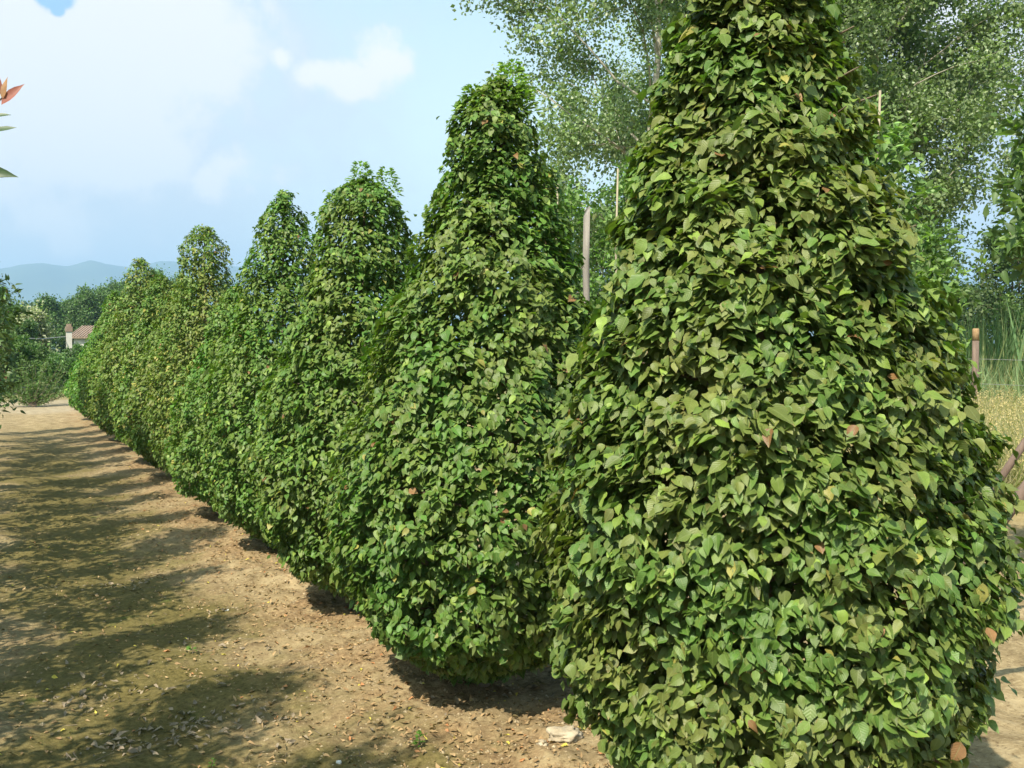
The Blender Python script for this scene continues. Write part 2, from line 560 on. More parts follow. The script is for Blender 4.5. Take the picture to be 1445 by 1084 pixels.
def hornbeam(idx, y, height, rscale, n, templ, seed, label, lean=(0, 0), leaf=.042, tops=None, tone=(1, 1, 1), yellow=.008, bulge=None, x=ROW_X, low=0.0, dull=1.0):
    rng = np.random.default_rng(seed)
    hs = PROF_H * (height / 2.95); rs = PROF_R * rscale
    if bulge is not None:
        rs = rs * np.interp(hs, [b[0] for b in bulge], [b[1] for b in bulge])
    hs = hs + low * np.clip(1 - hs / 1.0, 0, 1)
    root = empty('hornbeam_tree', (x, y, hz(x, y)), label, 'topiary tree', 'clipped hornbeam cones planted in a row')
    # area weighted heights
    hh = np.linspace(hs[0], hs[-1], 600); rr = np.interp(hh, hs, rs)
    ww = rr * np.sqrt(1 + np.gradient(rr, hh) ** 2) * (1 + .5 * (hh / hh[-1]) ** 2) + .06 * (hh / hh[-1])
    cdf = np.cumsum(ww); cdf /= cdf[-1]
    h = np.interp(rng.uniform(0, 1, n * 2), cdf, hh)
    th = rng.uniform(0, 2 * PI, n * 2)
    r0 = np.interp(h, hs, rs)
    slope = np.interp(h, hh, np.gradient(rr, hh))
    rad = np.stack([np.cos(th), np.sin(th), np.zeros_like(th)], 1)
    S = rad * r0[:, None]; S[:, 2] = h
    na, nb, nc = Noise(seed + 1, .55), Noise(seed + 2, .20), Noise(seed + 3, .09)
    A, B, Cn = na(S), nb(S), nc(S)
    keep = rng.uniform(0, 1, len(S)) < np.clip(.82 + .42 * B, .12, 1)
    keep &= np.cumsum(keep) <= n
    h, th, r0, slope, rad, S, A, B, Cn = [q[keep] for q in (h, th, r0, slope, rad, S, A, B, Cn)]
    m = len(h)
    depth = np.where(rng.uniform(0, 1, m) < .27, rng.uniform(.05, .24, m), rng.exponential(.026, m)); depth = np.minimum(depth, r0 * .6)
    r = r0 + .035 * A * np.clip(r0 / .4, .3, 1) + .030 * B + .016 * Cn - depth
    stray = rng.uniform(0, 1, m) < .012
    r = r + stray * rng.uniform(.02, .07, m)
    r = np.maximum(r, .01)
    Pp = rad * r[:, None]; Pp[:, 2] = h + rng.normal(0, .01, m)
    lean = np.array(lean)
    Pp[:, 0] += lean[0] * h; Pp[:, 1] += lean[1] * h
    nrm = rad.copy(); nrm[:, 2] = -slope
    nrm = norm(nrm)
    tang = np.stack([-rad[:, 1], rad[:, 0], np.zeros(m)], 1)
    up = np.array([0, 0, 1.0])
    # leaves of one shoot share a heading
    sh = np.stack([Noise(seed + 7, .13)(S), Noise(seed + 8, .13)(S), Noise(seed + 9, .13)(S)], 1)
    N = nrm * .75 + up * 1.02 + sh * .35 + rng.normal(0, .36, (m, 3))
    side = rng.normal(0, .75, m) + Noise(seed + 10, .2)(S) * .5
    D = -up * 1.0 + rad * .55 + tang * side[:, None] + rng.normal(0, .25, (m, 3))
    D = D - norm(N) * np.sum(D * norm(N), 1)[:, None]
    sz = leaf * .97 * rng.lognormal(0, .23, m) * np.where(depth > .06, 1.05, 1.0) * np.interp(h / height, [0, .75, 1], [1.0, .92, .7])
    wd = sz * rng.uniform(.52, .74, m)
    base = np.array([.108, .156, .035]) * np.array(tone)
    col = base * rng.lognormal(0, .16, m)[:, None]
    # hue drift: bronze, fresh green, blue green
    t = np.clip(.5 + .30 * Noise(seed + 20, .5)(S) + rng.normal(0, .26, m), 0, 1)[:, None]
    col = col * (1 - t) * np.array([.74, 1.02, .80]) + col * t * np.array([1.30, 1.05, 1.15])
    y_ = rng.uniform(0, 1, m)
    col[y_ < yellow] = np.array([.30, .28, .07]) * rng.uniform(.7, 1.1, ((y_ < yellow).sum(), 1))
    f = (y_ > 1 - .07); col[f] = np.array([.17, .245, .045]) * rng.uniform(.8, 1.3, (f.sum(), 1))
    bz = (y_ > .5) & (y_ < .5 + .004); col[bz] = np.array([.24, .13, .055]) * rng.uniform(.7, 1.1, (bz.sum(), 1))
    Pp = Pp - norm(D) * sz[:, None] * .5
    # fresh pale shoots at the top
    k = tops or [(0, 0, 0, 1)]
    extra = []
    for (tx, ty, tz, ts) in k:
        q = int(190 * ts)
        zz = rng.uniform(0, 1, q)
        ex = np.zeros((q, 3)); a2 = rng.uniform(0, 2 * PI, q)
        rr2 = (.085 * ts * (1 - zz * .75)) * rng.uniform(.2, 1, q) ** .5
        ex[:, 0] = tx + np.cos(a2) * rr2 + lean[0] * height; ex[:, 1] = ty + np.sin(a2) * rr2 + lean[1] * height
        ex[:, 2] = height - .15 + tz * .6 + zz * .12 * ts
        extra.append((ex, a2))
    Pt = np.concatenate([e[0] for e in extra]); at2 = np.concatenate([e[1] for e in extra]); q = len(Pt)
    Dt = np.stack([np.cos(at2), np.sin(at2), rng.uniform(-.2, .9, q)], 1); Nt = np.stack([-np.cos(at2) * .5, -np.sin(at2) * .5, np.ones(q)], 1) + rng.normal(0, .3, (q, 3))
    me = leaf_mesh('foliage', Pp, D, N, sz, wd, col, rng, templ, fold=(-.05, .55), droop=(0, .7), wave=.07)
    fol = link_mesh('foliage', me, M['hornbeam'] if templ == 'hi' else M['hornbeam_far'], root)
    tipc = np.array([.21, .31, .06]) * rng.uniform(.7, 1.25, (q, 1)) * np.array(tone)
    lt = leaf * .7 * rng.uniform(.6, 1.1, q)
    mt = leaf_mesh('shoot_tips', Pt, Dt, Nt, lt, lt * .62, tipc, rng, 'mid', fold=(.2, .8))
    link_mesh('shoot_tips', mt, M['hornbeam_far'], root)
    # trunk and inner branches
    w = MB()
    w.tube([(0, 0, -.05), (.01, 0, .3), (lean[0] * 1.2, lean[1] * 1.2, 1.2), (lean[0] * height, lean[1] * height, height * .96)], [.045, .038, .026, .005], 8)
    w.build('trunk', M['bark'], root, smooth=True)
    wb = MB()
    for z in np.linspace(.18, height - .25, 46):
        a0 = rng.uniform(0, 2 * PI); rl = np.interp(z, hs, rs) * .92
        c, s = math.cos(a0), math.sin(a0)
        z0 = max(.1, z - rl * .35)
        wb.tube([(lean[0] * z0, lean[1] * z0, z0), (c * rl * .5, s * rl * .5, z0 + (z - z0) * .6), (c * rl, s * rl, z)], [.010, .007, .002], 4, False)
    wb.build('branches', M['bark'], root, smooth=True)
    return root


GR = 'clipped hornbeam cones planted in a row'
hornbeam(0, TREE_Y[0], 3.22, 1.0, 60000, 'hi', 101, 'largest and nearest clipped hornbeam cone, cut by the top edge, bronzed leaves', lean=(-.036, .017), x=ROW_X + .07, tone=(1.02, .98, 1.05),
         bulge=[(0, .92), (.7, .945), (1.1, .95), (1.5, .90), (2.2, .76), (2.7, .70), (3.2, .8)])
hornbeam(1, TREE_Y[1], 2.78, .97, 46000, 'hi', 202, 'second nearest hornbeam cone with a tuft of yellow green new shoots on top', lean=(.02, -.012), leaf=.042,
         tops=[(-.10, .05, .03, 1.0), (.06, -.02, .09, 1.6), (.10, -.05, .02, 1.0), (0, 0, .04, 1.2)], tone=(.9, 1.0, .92),
         bulge=[(0, 1.1), (.9, 1.1), (1.5, 1.04), (2.3, 1), (2.55, 1.05), (2.86, 1.6)])
hornbeam(2, TREE_Y[2], 2.60, .95, 38000, 'mid', 303, 'hornbeam cone whose broad top splits into several leafy peaks', leaf=.042,
         tops=[(-.16, .1, -.10, 1.0), (-.02, 0, .10, 1.5), (.12, -.07, .08, 1.3), (.03, -.02, .0, 1)], tone=(.92, 1.0, .95), bulge=[(0, 1), (1.6, 1.05), (2.3, 1.22), (2.5, 1.5), (2.68, 1.9)])
hornbeam(3, TREE_Y[3], 2.80, .93, 28000, 'mid', 404, 'fourth hornbeam cone along the row, slim single peak beside the split top', leaf=.042, tone=(.86, 1.02, .9))
hornbeam(4, TREE_Y[4], 2.15, .95, 18000, 'mid', 505, 'shorter hornbeam cone tucked in behind the slim peaked cone', leaf=.042, tone=(.86, 1.06, .9))
hornbeam(5, TREE_Y[5], 2.86, .9, 20000, 'mid', 606, 'hornbeam cone with a blunt yellowed top halfway down the row', leaf=.042, tone=(1.04, 1.02, .95), yellow=.05,
         tops=[(-.06, .03, -.02, 1.4), (.05, -.03, .0, 1.2)], bulge=[(0, 1), (2.2, 1.05), (2.86, 1.5)])
hornbeam(6, TREE_Y[6], 2.35, .97, 15000, 'lo', 707, 'low hornbeam cone just beyond the blunt yellowed one', leaf=.055, tone=(.98, 1.0, .95), yellow=.03)
hornbeam(7, TREE_Y[7], 2.55, .95, 15000, 'lo', 808, 'pointed hornbeam cone with a thin tip in the far half of the row', leaf=.055, tone=(.93, 1.03, .95), yellow=.04)
hornbeam(8, TREE_Y[8], 2.95, .97, 15000, 'lo', 909, 'tallest of the far hornbeam cones with a rounded head', leaf=.055, tone=(.98, 1.02, .95), yellow=.05, bulge=[(0, 1), (2.2, .97), (2.95, 1.3)])
hornbeam(9, TREE_Y[9], 2.45, .97, 12000, 'lo', 1010, 'hornbeam cone just beyond the rounded far head', leaf=.06, tone=(1.0, 1.05, .9), yellow=.03)
hornbeam(10, TREE_Y[10], 2.62, .97, 12000, 'lo', 1111, 'third from last hornbeam cone of the row', leaf=.06, tone=(.9, 1.1, .85))
hornbeam(11, TREE_Y[11], 2.2, .97, 10000, 'lo', 1212, 'second to last hornbeam cone, fresh green', leaf=.06, tone=(.85, 1.18, .8))
hornbeam(12, TREE_Y[12], 1.95, 1.0, 10000, 'lo', 1313, 'last and lowest hornbeam cone at the far end of the row, bright green', leaf=.06, tone=(.82, 1.22, .8))


# ------------------------------------------------------------------ branching trees
def branch_pts(rng, p, d, L, n=5, bend=.25, up=.1):
    pts = [np.array(p, float)]
    d = np.array(d, float)
    for i in range(n):
        d = d + rng.normal(0, bend, 3) / n * 2 + np.array([0, 0, up]) / n
        d /= np.linalg.norm(d)
        pts.append(pts[-1] + d * L / n)
    return pts, d


def grow(seed, H, r0, crown0, limbs, spread, sub=5, twigs=5, up=.25, droop=0.0, twig_len=.5, trunk_lean=(0, 0), limb_shape=None, sub_len=.5, sides=6):
    """wood builder + twig segments (start, end)"""
    rng = np.random.default_rng(seed)
    w = MB(); b = MB(); tw = []
    nseg = 8
    tp = [np.array([0, 0, -.1])]
    for i in range(1, nseg + 1):
        z = H * i / nseg
        tp.append(np.array([trunk_lean[0] * z + rng.normal(0, .012 * H * .5), trunk_lean[1] * z + rng.normal(0, .012 * H * .5), z]))
    tr = [r0 * (1 - .9 * (i / nseg)) for i in range(nseg + 1)]
    w.tube(tp, tr, 8)
    tpa = np.array(tp)

    def trunk_at(z):
        return np.array([np.interp(z, tpa[:, 2], tpa[:, k]) for k in range(3)])
    for i in range(limbs):
        f = (i + rng.uniform(.1, .9)) / limbs
        z = crown0 + (H * .97 - crown0) * f
        s = trunk_at(z)
        prof = limb_shape(f) if limb_shape else math.sin(PI * min(1, .2 + .8 * f)) ** .6
        L = spread * max(.15, prof) * rng.uniform(.75, 1.15)
        a = i * 2.399 + rng.uniform(-.4, .4)
        el = rng.uniform(.15, .7) + f * .4
        d = np.array([math.cos(a) * math.cos(el), math.sin(a) * math.cos(el), math.sin(el)])
        pts, dl = branch_pts(rng, s, d, L, 5, .3, up)
        rl = max(.006, r0 * (.30 if r0 > .1 else .42) * (1 - f * .75))
        b.tube(pts, [rl * (1 - .85 * k / 5) for k in range(6)], 5, False)
        pa = np.array(pts)
        for k in range(sub):
            t = rng.uniform(.25, 1.0) * 5
            k0 = min(4, int(t)); q = pa[k0] + (pa[k0 + 1] - pa[k0]) * (t - k0)
            dd = norm((pa[k0 + 1] - pa[k0])[None])[0] + rng.normal(0, .6, 3) + np.array([0, 0, .15 - droop])
            dd /= np.linalg.norm(dd)
            sl = L * sub_len * rng.uniform(.5, 1.1)
            ps, ds = branch_pts(rng, q, dd, sl, 4, .4, up * .5 - droop)
            b.tube(ps, [rl * .38 * (1 - .8 * kk / 4) for kk in range(5)], 4, False)
            psa = np.array(ps)
            for m_ in range(twigs):
                t2 = rng.uniform(.15, 1.0) * 4; k2 = min(3, int(t2))
                q2 = psa[k2] + (psa[k2 + 1] - psa[k2]) * (t2 - k2)
                d2 = norm((psa[k2 + 1] - psa[k2])[None])[0] * .7 + rng.normal(0, .6, 3) + np.array([0, 0, -droop])
                d2 /= np.linalg.norm(d2)
                e2 = q2 + d2 * twig_len * rng.uniform(.5, 1.2)
                tw.append((q2, e2))
    return w, b, np.array([t[0] for t in tw]), np.array([t[1] for t in tw]), rng


def leaves_on_twigs(name, A, B, per, rng, L, ratio, col, mat, parent, jitter=.05, templ='lo', colvar=.18, spread=1.0, hang=.3, alt=None, altp=0.0, flat=.6, clump=None):
    n = len(A) * per
    ia = np.repeat(np.arange(len(A)), per)
    t = rng.uniform(.05, 1.05, n)[:, None]
    Pp = A[ia] + (B[ia] - A[ia]) * t + rng.normal(0, jitter, (n, 3))
    d0 = norm(B[ia] - A[ia])
    D = d0 * .7 + rng.normal(0, .7 * spread, (n, 3)) + np.array([0, 0, -hang])
    N = np.array([0, 0, flat]) + rng.normal(0, .6, (n, 3))
    sz = L * rng.lognormal(0, .2, n)
    c = np.array(col) * rng.lognormal(0, colvar, n)[:, None]
    # every twig its own tone
    c *= rng.lognormal(0, colvar * .8, len(A))[ia][:, None]
    if alt is not None:
        s = rng.uniform(0, 1, n) < altp
        c[s] = np.array(alt) * rng.uniform(.8, 1.2, (s.sum(), 1))
    me = leaf_mesh(name, Pp, D, N, sz, sz * ratio, c, rng, templ, fold=(.1, .6), droop=(0, .5))
    return link_mesh(name, me, mat, parent)


def copy_tree(o, loc, rz, sc, label):
    c = o.copy(); COL.objects.link(c); c.location = loc; c.rotation_euler = (0, 0, rz); c.scale = (sc, sc, sc)
    c['label'] = label
    for ch in list(o.children):
        d = ch.copy(); COL.objects.link(d); d.parent = c
    return c


# ------------------------------------------------------------------ left row of young evergreen trees
LEFT_X = -.44


def left_tree(seed, loc, H, spread, label):
    root = empty('young_evergreen_tree', loc, label, 'young tree', 'young evergreen trees along the left of the path')
    w, b, A, B, rng = grow(seed, H, .028, .32, 24, spread, 5, 3, up=.45, twig_len=.24, limb_shape=lambda f: (1.0 - .8 * max(0, f - .35) / .65) * (0.75 + f if f < .25 else 1), sub_len=.45)
    w.build('trunk', M['bark'], root, smooth=True)
    b.build('branches', M['bark'], root, smooth=True)
    leaves_on_twigs('foliage', A, B, 11, rng, .075, .36, (.07, .12, .032), M['laurel'], root, .03, 'mid', .2, alt=(.24, .09, .05), altp=.01)
    return root


protos = [left_tree(31, (-1.02, 3.25, 0), 3.15, .62, 'tall young evergreen at the left edge, its red shoot tips over the path'),
          left_tree(32, (-.98, 4.55, 0), 3.0, .62, 'second young evergreen from the camera at the left edge of the path'),
          left_tree(33, (-.92, 5.8, 0), 3.1, .66, 'third young evergreen from the camera, dense dark foliage at the left edge')]
ORD = ['fourth', 'fifth', 'sixth', 'seventh', 'eighth', 'ninth', 'tenth', 'eleventh', 'twelfth', 'thirteenth', 'fourteenth', 'fifteenth']
rr = random.Random(5)
for k in range(11):
    yy = 7.05 + k * 1.3 + rr.uniform(-.22, .22)
    copy_tree(protos[k % 3], ((-.80, -.66, -.52)[min(k, 2)] + rr.uniform(-.05, .05) if k < 3 else LEFT_X + rr.uniform(-.05, .05), yy, 0), rr.uniform(0, 6.28), rr.uniform(.92, 1.14), ORD[k] + ' young evergreen from the camera in the left row')
for k, yy in enumerate((-.6, .65, 1.95)):
    copy_tree(protos[(k + 1) % 3], ((-1.7, -1.6, -1.22)[k], yy, 0), rr.uniform(0, 6.28), 1.1, ['young evergreen behind the camera, only its shadow in view', 'young evergreen beside the camera, only its shadow in view', 'young evergreen just left of the view, shading the near path'][k])


def red_shoot():
    """the shoots of the nearest visible tree that reach into the picture at the left edge"""
    root = protos[0]
    o = Vector(root.location)
    rng = np.random.default_rng(77)
    w = MB()
    P, D, N, L, C = [], [], [], [], []
    s = at(-70, 215, 2.62) - o; e = at(3, 138, 2.62) - o
    w.tube([at(-120, 330, 2.62) - o, s, e], [.005, .004, .002], 5)
    red, grn = (.27, .09, .07), (.05, .09, .04)

    def lf(px0, py0, px1, py1, c, dz=0, k=1.0):
        a = at(px0, py0, 2.62) - o; b = at(px1, py1, 2.62 + dz) - o
        P.append(a); D.append(b - a); L.append((b - a).length); C.append(c)
        N.append(Vector((rng.normal(-.7, .3), rng.normal(-.5, .3), k)))
    lf(2, 148, 33, 116, red, .0, .2); lf(-2, 135, -2, 103, red, 0, .1); lf(4, 140, 8, 106, (.30, .16, .08), 0, .2); lf(-6, 140, -30, 120, red)
    lf(-12, 165, 16, 160, grn, 0, .5); lf(-20, 190, 23, 177, grn, .0, .15); lf(-30, 238, 25, 248, grn, 0, .2); lf(-28, 240, 16, 250, grn, .02, .1)
    w.build('shoot_stem', M['bark'], root)
    P, D, N = [np.array([tuple(v) for v in q]) for q in (P, D, N)]
    L = np.array(L)
    C = np.array(C)
    for k in range(len(L)):
        me = leaf_mesh('leaf', P[k:k + 1], D[k:k + 1], N[k:k + 1], L[k:k + 1], L[k:k + 1] * .30, C[k:k + 1], rng, 'hi', fold=(.3, .5), droop=(.1, .35), wave=.02)
        link_mesh('leaf', me, M['laurel'], root)


red_shoot()

# ------------------------------------------------------------------ tall pale poplars behind, right
def poplar(seed, px, Z, H, spread, label, crown0=3.0, limbs=26, per=48, col=(.16, .225, .095), lean=(0, 0)):
    g = at(px, 600, Z)
    root = empty('poplar_tree', (g.x, g.y, 0), label, 'tree', 'tall airy poplars behind the cones')
    w, b, A, B, rng = grow(seed, H, .125, crown0, limbs, spread * 1.3, 10, 9, up=.35, droop=.12, twig_len=.6, trunk_lean=lean, sub_len=.42,
                           limb_shape=lambda f: .75 + .35 * math.sin(PI * min(1, f * 1.1)) if f < .7 else 1.1 - 1.0 * (f - .7) / .3)
    w.build('trunk', M['pale_bark'], root, smooth=True)
    b.build('branches', M['pale_bark'], root, smooth=True)
    leaves_on_twigs('foliage', A, B, per, rng, .076, .72, col, M['poplar'], root, .13, 'lo', .20, alt=(.28, .34, .19), altp=.12, flat=.2)
    return root


poplar(51, 925, 19, 11.5, 3.0, 'tall silvery poplar between the two nearest cones, loose branches on its left', crown0=3.4)
poplar(52, 1160, 21, 12.5, 3.2, 'tall poplar straight behind the nearest cone', crown0=3.6)
poplar(53, 1225, 20, 12.0, 2.1, 'poplar at the right shoulder of the nearest cone, dense drooping crown', crown0=3.0, limbs=26, per=50)
poplar(54, 1575, 22, 12.0, 3.1, 'poplar at the right edge, thin crown against white cloud', crown0=4.2, limbs=22, per=40)
poplar(55, 1040, 26, 11.0, 3.2, 'poplar standing farther back between the other poplars', crown0=2.5)


# ------------------------------------------------------------------ young broad leaved trees in the next row
def young(seed, px, Z, H, spread, label, col=(.115, .20, .055), crown0=1.0, L=.07, per=9, limbs=22, ratio=.5):
    g = at(px, 600, Z)
    root = empty('young_broadleaf_tree', (g.x, g.y, 0), label, 'young tree', 'young leafy trees in the rows behind the cones')
    w, b, A, B, rng = grow(seed, H, .035, crown0, limbs, spread, 5, 4, up=.7, twig_len=.28, sub_len=.45,
                           limb_shape=lambda f: 1.0 - .65 * f)
    w.build('trunk', M['pale_bark'], root, smooth=True)
    b.build('branches', M['pale_bark'], root, smooth=True)
    leaves_on_twigs('foliage', A, B, per, rng, L, ratio, col, M['leaf'], root, .03, 'mid', .2, alt=(.17, .27, .06), altp=.15)
    return root


young(61, 880, 12.0, 3.6, .85, 'young bright green tree right of the grey pole, pale stem')
young(62, 785, 12.0, 3.4, .8, 'young tree just left of the grey pole, half behind the second cone')
young(63, 1235, 7.4, 3.2, .45, 'young tree behind the right shoulder of the nearest cone, pale bare leader', col=(.12, .20, .06))
young(64, 1296, 9.0, 2.55, .34, 'young leafy tree right of the nearest cone, below the sky gaps', col=(.12, .20, .06))
young(65, 1500, 6.2, 3.2, .46, 'dark leafy young tree at the right edge', col=(.08, .14, .04), L=.085, ratio=.42, crown0=1.85)
young(66, 1180, 12.0, 3.2, .8, 'young tree hidden behind the nearest cone')
young(67, 930, 13.5, 3.3, .9, 'young tree farther back beside the pale stem')
young(68, 1420, 23.0, 2.5, .9, 'low leafy bush tree beyond the fence post, right side', crown0=.3, col=(.11, .18, .06))

# bare pale leader stems
for nm, (px, y0, y1, Z, r, lab) in {
    'a': (1242, 128, 330, 7.2, .011, 'bare pale stem rising behind the right shoulder of the nearest cone'),
    'b': (872, 238, 420, 10.5, .012, 'thin pale stem right of the grey pole'),
    'c': (787, 260, 400, 11.5, .014, 'thin pale stem left of the grey pole'),
}.items():
    t = at(px, y0, Z); g = Vector((t.x, t.y, 0))
    mb = MB(); d = t - g
    mb.tube([Vector((0, 0, -.05)), Vector((.02, 0, d.z * .4)), Vector((-.015, .01, d.z * .75)), Vector((0, 0, d.z))], [r * 1.5, r * 1.25, r, r * .8], 7)
    prop(mb.build('support_cane', M['cane'], None, g, True), lab, 'cane', 'pale canes behind the cones')

# grey pole
t = at(828, 290, 9.3)
mb = MB()
mb.tube([(0, 0, -.1), (.01, 0, 1.2), (0, .01, 2.4), (.0, 0, t.z - .06)], [.037, .035, .033, .031], 10, False)
k = len(mb.v) - 10
for q in range(10):     # slanting sawn top
    v = mb.v[k + q]; v.z += .06 * (v.x / .031)
mb.f.append(tuple(range(k, k + 10)))
prop(mb.build('wooden_pole', M['grey_wood'], None, (t.x, t.y, 0), True), 'weathered grey wooden pole standing between the two nearest cones', 'pole')

# fence posts with wire
fence = at(1377, 465, 18)
fdir = Vector((.62, -.78, 0)).normalized()
post_root = None
for k in range(-1, 4):
    p = Vector((fence.x, fence.y, 0)) + fdir * (k * 3.0)
    mb = MB(); hgt = 1.95 + [0, 0, -.05, .04, 0][k + 1]
    mb.tube([(0, 0, -.1), (.01, 0, .9), (0, 0, hgt - .22)], [.062, .06, .058], 10)
    lab = ['fence post hidden behind the nearest cone', 'brown fence post with an orange top beside the dry grass', 'fence post just right of the view', 'second fence post right of the view', 'third fence post right of the view'][k + 1]
    o = empty('fence_post', p, lab, 'fence post', 'round wooden fence posts at the field edge')
    mb.build('post_shaft', M['brown_wood'], o, smooth=True)
    m2 = MB(); m2.tube([(0, 0, hgt - .219), (0, 0, hgt - .02), (0, 0, hgt)], [.060, .059, .045], 10)
    m2.build('post_top', M['post_cap'], o, smooth=True)
mb = MB()
for hgt in (.5, .95, 1.4):
    pts = []
    for k in range(-1, 4):
        for s in range(4 if k < 3 else 1):
            p = fdir * ((k + s / 4) * 3.0)
            pts.append((p.x - fdir.y * .065, p.y + fdir.x * .065, hgt - .03 * math.sin(PI * s / 4)))
    mb.tube(pts, .003, 4)
prop(mb.build('fence_wire', M['wire'], None, (fence.x, fence.y, 0)), 'thin wires strung along the fence posts', 'fence wire')

# leaning stakes at the right edge
for (pa, pb, za, zb, r, lab) in (((1395, 700), (1490, 560), 5.4, 5.2, .020, 'upper of the two slanting brown stakes at the right edge'),
                                 ((1385, 772), (1500, 620), 4.3, 4.1, .027, 'lower thicker slanting brown stake at the right edge')):
    a = at(*pa, za); b = at(*pb, zb)
    d = (b - a).normalized()
    s = a - d * (a.z / d.z); e = b + d * .5
    m = (s + e) / 2
    mb = MB(); mb.tube([s - m, -d * .02, e - m], [r * 1.05, r, r * .92], 9)
    prop(mb.build('wooden_stake', M['brown_wood'], None, m, True), lab, 'stake', 'slanting brown stakes')


# ------------------------------------------------------------------ grass and reeds on the right
def blades(name, pts, H, Wd, col, seed, label, cat, mat='grass', lean=.35, colvar=.2, alt=None, altp=0, templ='lo', kind='stuff', heads=0):
    rng = np.random.default_rng(seed)
    n = len(pts)
    D = np.array([0, 0, 1.0]) + rng.normal(0, lean, (n, 3)) * np.array([1, 1, .1])
    N = rng.normal(0, 1, (n, 3)) * np.array([1, 1, .3])
    L = H * rng.uniform(.55, 1.15, n)
    c = np.array(col) * rng.lognormal(0, colvar, n)[:, None]
    if alt is not None:
        s = rng.uniform(0, 1, n) < altp; c[s] = np.array(alt) * rng.uniform(.8, 1.2, (s.sum(), 1))
    Pa, Da, Na, La, Wa, Ca = [pts], [D], [N], [L], [Wd * rng.uniform(.6, 1.3, n)], [c]
    if heads:
        s = rng.uniform(0, 1, n) < heads
        for q in range(5):
            hp = pts[s] + norm(D[s]) * (L[s] * (.72 + q * .06))[:, None] + rng.normal(0, .015, (s.sum(), 3))
            Pa.append(hp); Da.append(rng.normal(0, .6, (s.sum(), 3)) + np.array([0, 0, -.4])); Na.append(rng.normal(0, 1, (s.sum(), 3)))
            La.append(np.full(s.sum(), .035)); Wa.append(np.full(s.sum(), .014)); Ca.append(np.tile([.55, .43, .22], (s.sum(), 1)))
    P_, D_, N_2, L_, W_, C_ = [np.concatenate(q) for q in (Pa, Da, Na, La, Wa, Ca)]
    me = leaf_mesh(name, P_, D_, N_2, L_, W_, C_, rng, templ, fold=(.1, .4), droop=(.05, .6), wave=.0)
    return prop(link_mesh(name, me, M[mat]), label, cat, kind=kind)


def scatter(seed, n, px0, px1, z0, z1, nz=None, thr=0):
    rng = np.random.default_rng(seed)
    z = np.sqrt(rng.uniform(z0 ** 2, z1 ** 2, n)); px = rng.uniform(px0, px1, n)
    out = []
    for a, b in zip(px, z):
        v = at(a, 600, b); out.append((v.x, v.y, 0.0))
    out = np.array(out)
    if nz is not None: out = out[nz(out) > thr]
    return out


blades('dry_grass', scatter(1, 15000, 1335, 1560, 9.5, 19, Noise(5, 1.6), -.5), .88, .014, (.36, .31, .19), 3, 'golden dry oat grass in front of the fence at the right', 'dry grass',
       alt=(.20, .22, .07), altp=.35, heads=.4, lean=.5)
blades('field_grass', scatter(2, 34000, 1180, 1620, 18.5, 34, Noise(6, 2.5), -.8), 1.45, .022, (.19, .26, .13), 4, 'pale green tall grass beyond the fence at the right', 'grass', alt=(.36, .31, .15), altp=.22)
blades('low_weeds', scatter(3, 15000, 760, 1180, 9, 24, Noise(7, 2.0), -.3), .45, .02, (.10, .16, .05), 5, 'green weeds on the ground between and behind the cones', 'weeds', alt=(.30, .25, .11), altp=.2)
for k, (px, Z, n, hgt, lab) in enumerate(((1405, 21, 260, 2.5, 'clump of tall green reeds behind the fence post'), (1352, 23, 220, 2.3, 'clump of reeds close to the edge of the nearest cone'), (1455, 24, 300, 2.7, 'clump of reeds at the right edge beyond the dry grass'))):
    c = at(px, 600, Z)
    rng = np.random.default_rng(900 + k)
    p = np.array([c.x, c.y, 0]) + rng.normal(0, 1, (n, 3)) * np.array([.55, .55, 0])
    o = blades('reed_clump', p, hgt, .05, (.12, .20, .085), 60 + k, lab, 'reeds', lean=.16, templ='long', kind=None, alt=(.24, .27, .12), altp=.2)
    o['group'] = 'reed clumps at the field edge'


# bushes and trees beyond the field at the right
def round_tree(seed, loc, H, spread, label, group, cat='tree', name='broadleaf_tree', col=(.05, .085, .028), L=.16, per=16, crown0=None, limbs=15, alt=(.10, .15, .05), altp=.25, sub=5, tw=5, shape=None, r0=None, jitter=.16, flat=.6):
    root = empty(name, loc, label, cat, group)
    w, b, A, B, rng = grow(seed, H * .93, r0 or H * .018, H * .15 if crown0 is None else crown0, limbs, spread, sub, tw, up=.5, twig_len=H * .07, sub_len=.5, limb_shape=shape)
    w.build('trunk', M['bark'], root, smooth=True)
    b.build('branches', M['bark'], root, smooth=True)
    leaves_on_twigs('foliage', A, B, per, rng, L, .7, col, M['leaf'], root, jitter, 'lo', .2, alt=alt, altp=altp, flat=flat)
    return root


GB = 'bushy trees beyond the field at the right'
for k, (px, Z, H, sp, lab) in enumerate(((1290, 34, 4.6, 2.2, 'bushy tree beyond the field, mostly behind the nearest cone'), (1355, 38, 3.6, 2.0, 'low bushy tree under the sky gap at the right'),
                                         (1425, 33, 5.2, 2.3, 'taller bushy tree behind the reeds at the right edge'), (1500, 36, 5.0, 2.5, 'bushy tree just past the right edge'),
                                         (850, 30, 5.2, 2.4, 'bushy tree seen between the two nearest cones'), (960, 36, 4.8, 2.4, 'bushy tree beyond the pale stems'))):
    g = at(px, 600, Z)
    round_tree(700 + k, (g.x, g.y, 0), H, sp, lab, GB, L=.13, crown0=.5, limbs=16, col=(.06, .10, .035), sub=6, tw=6)

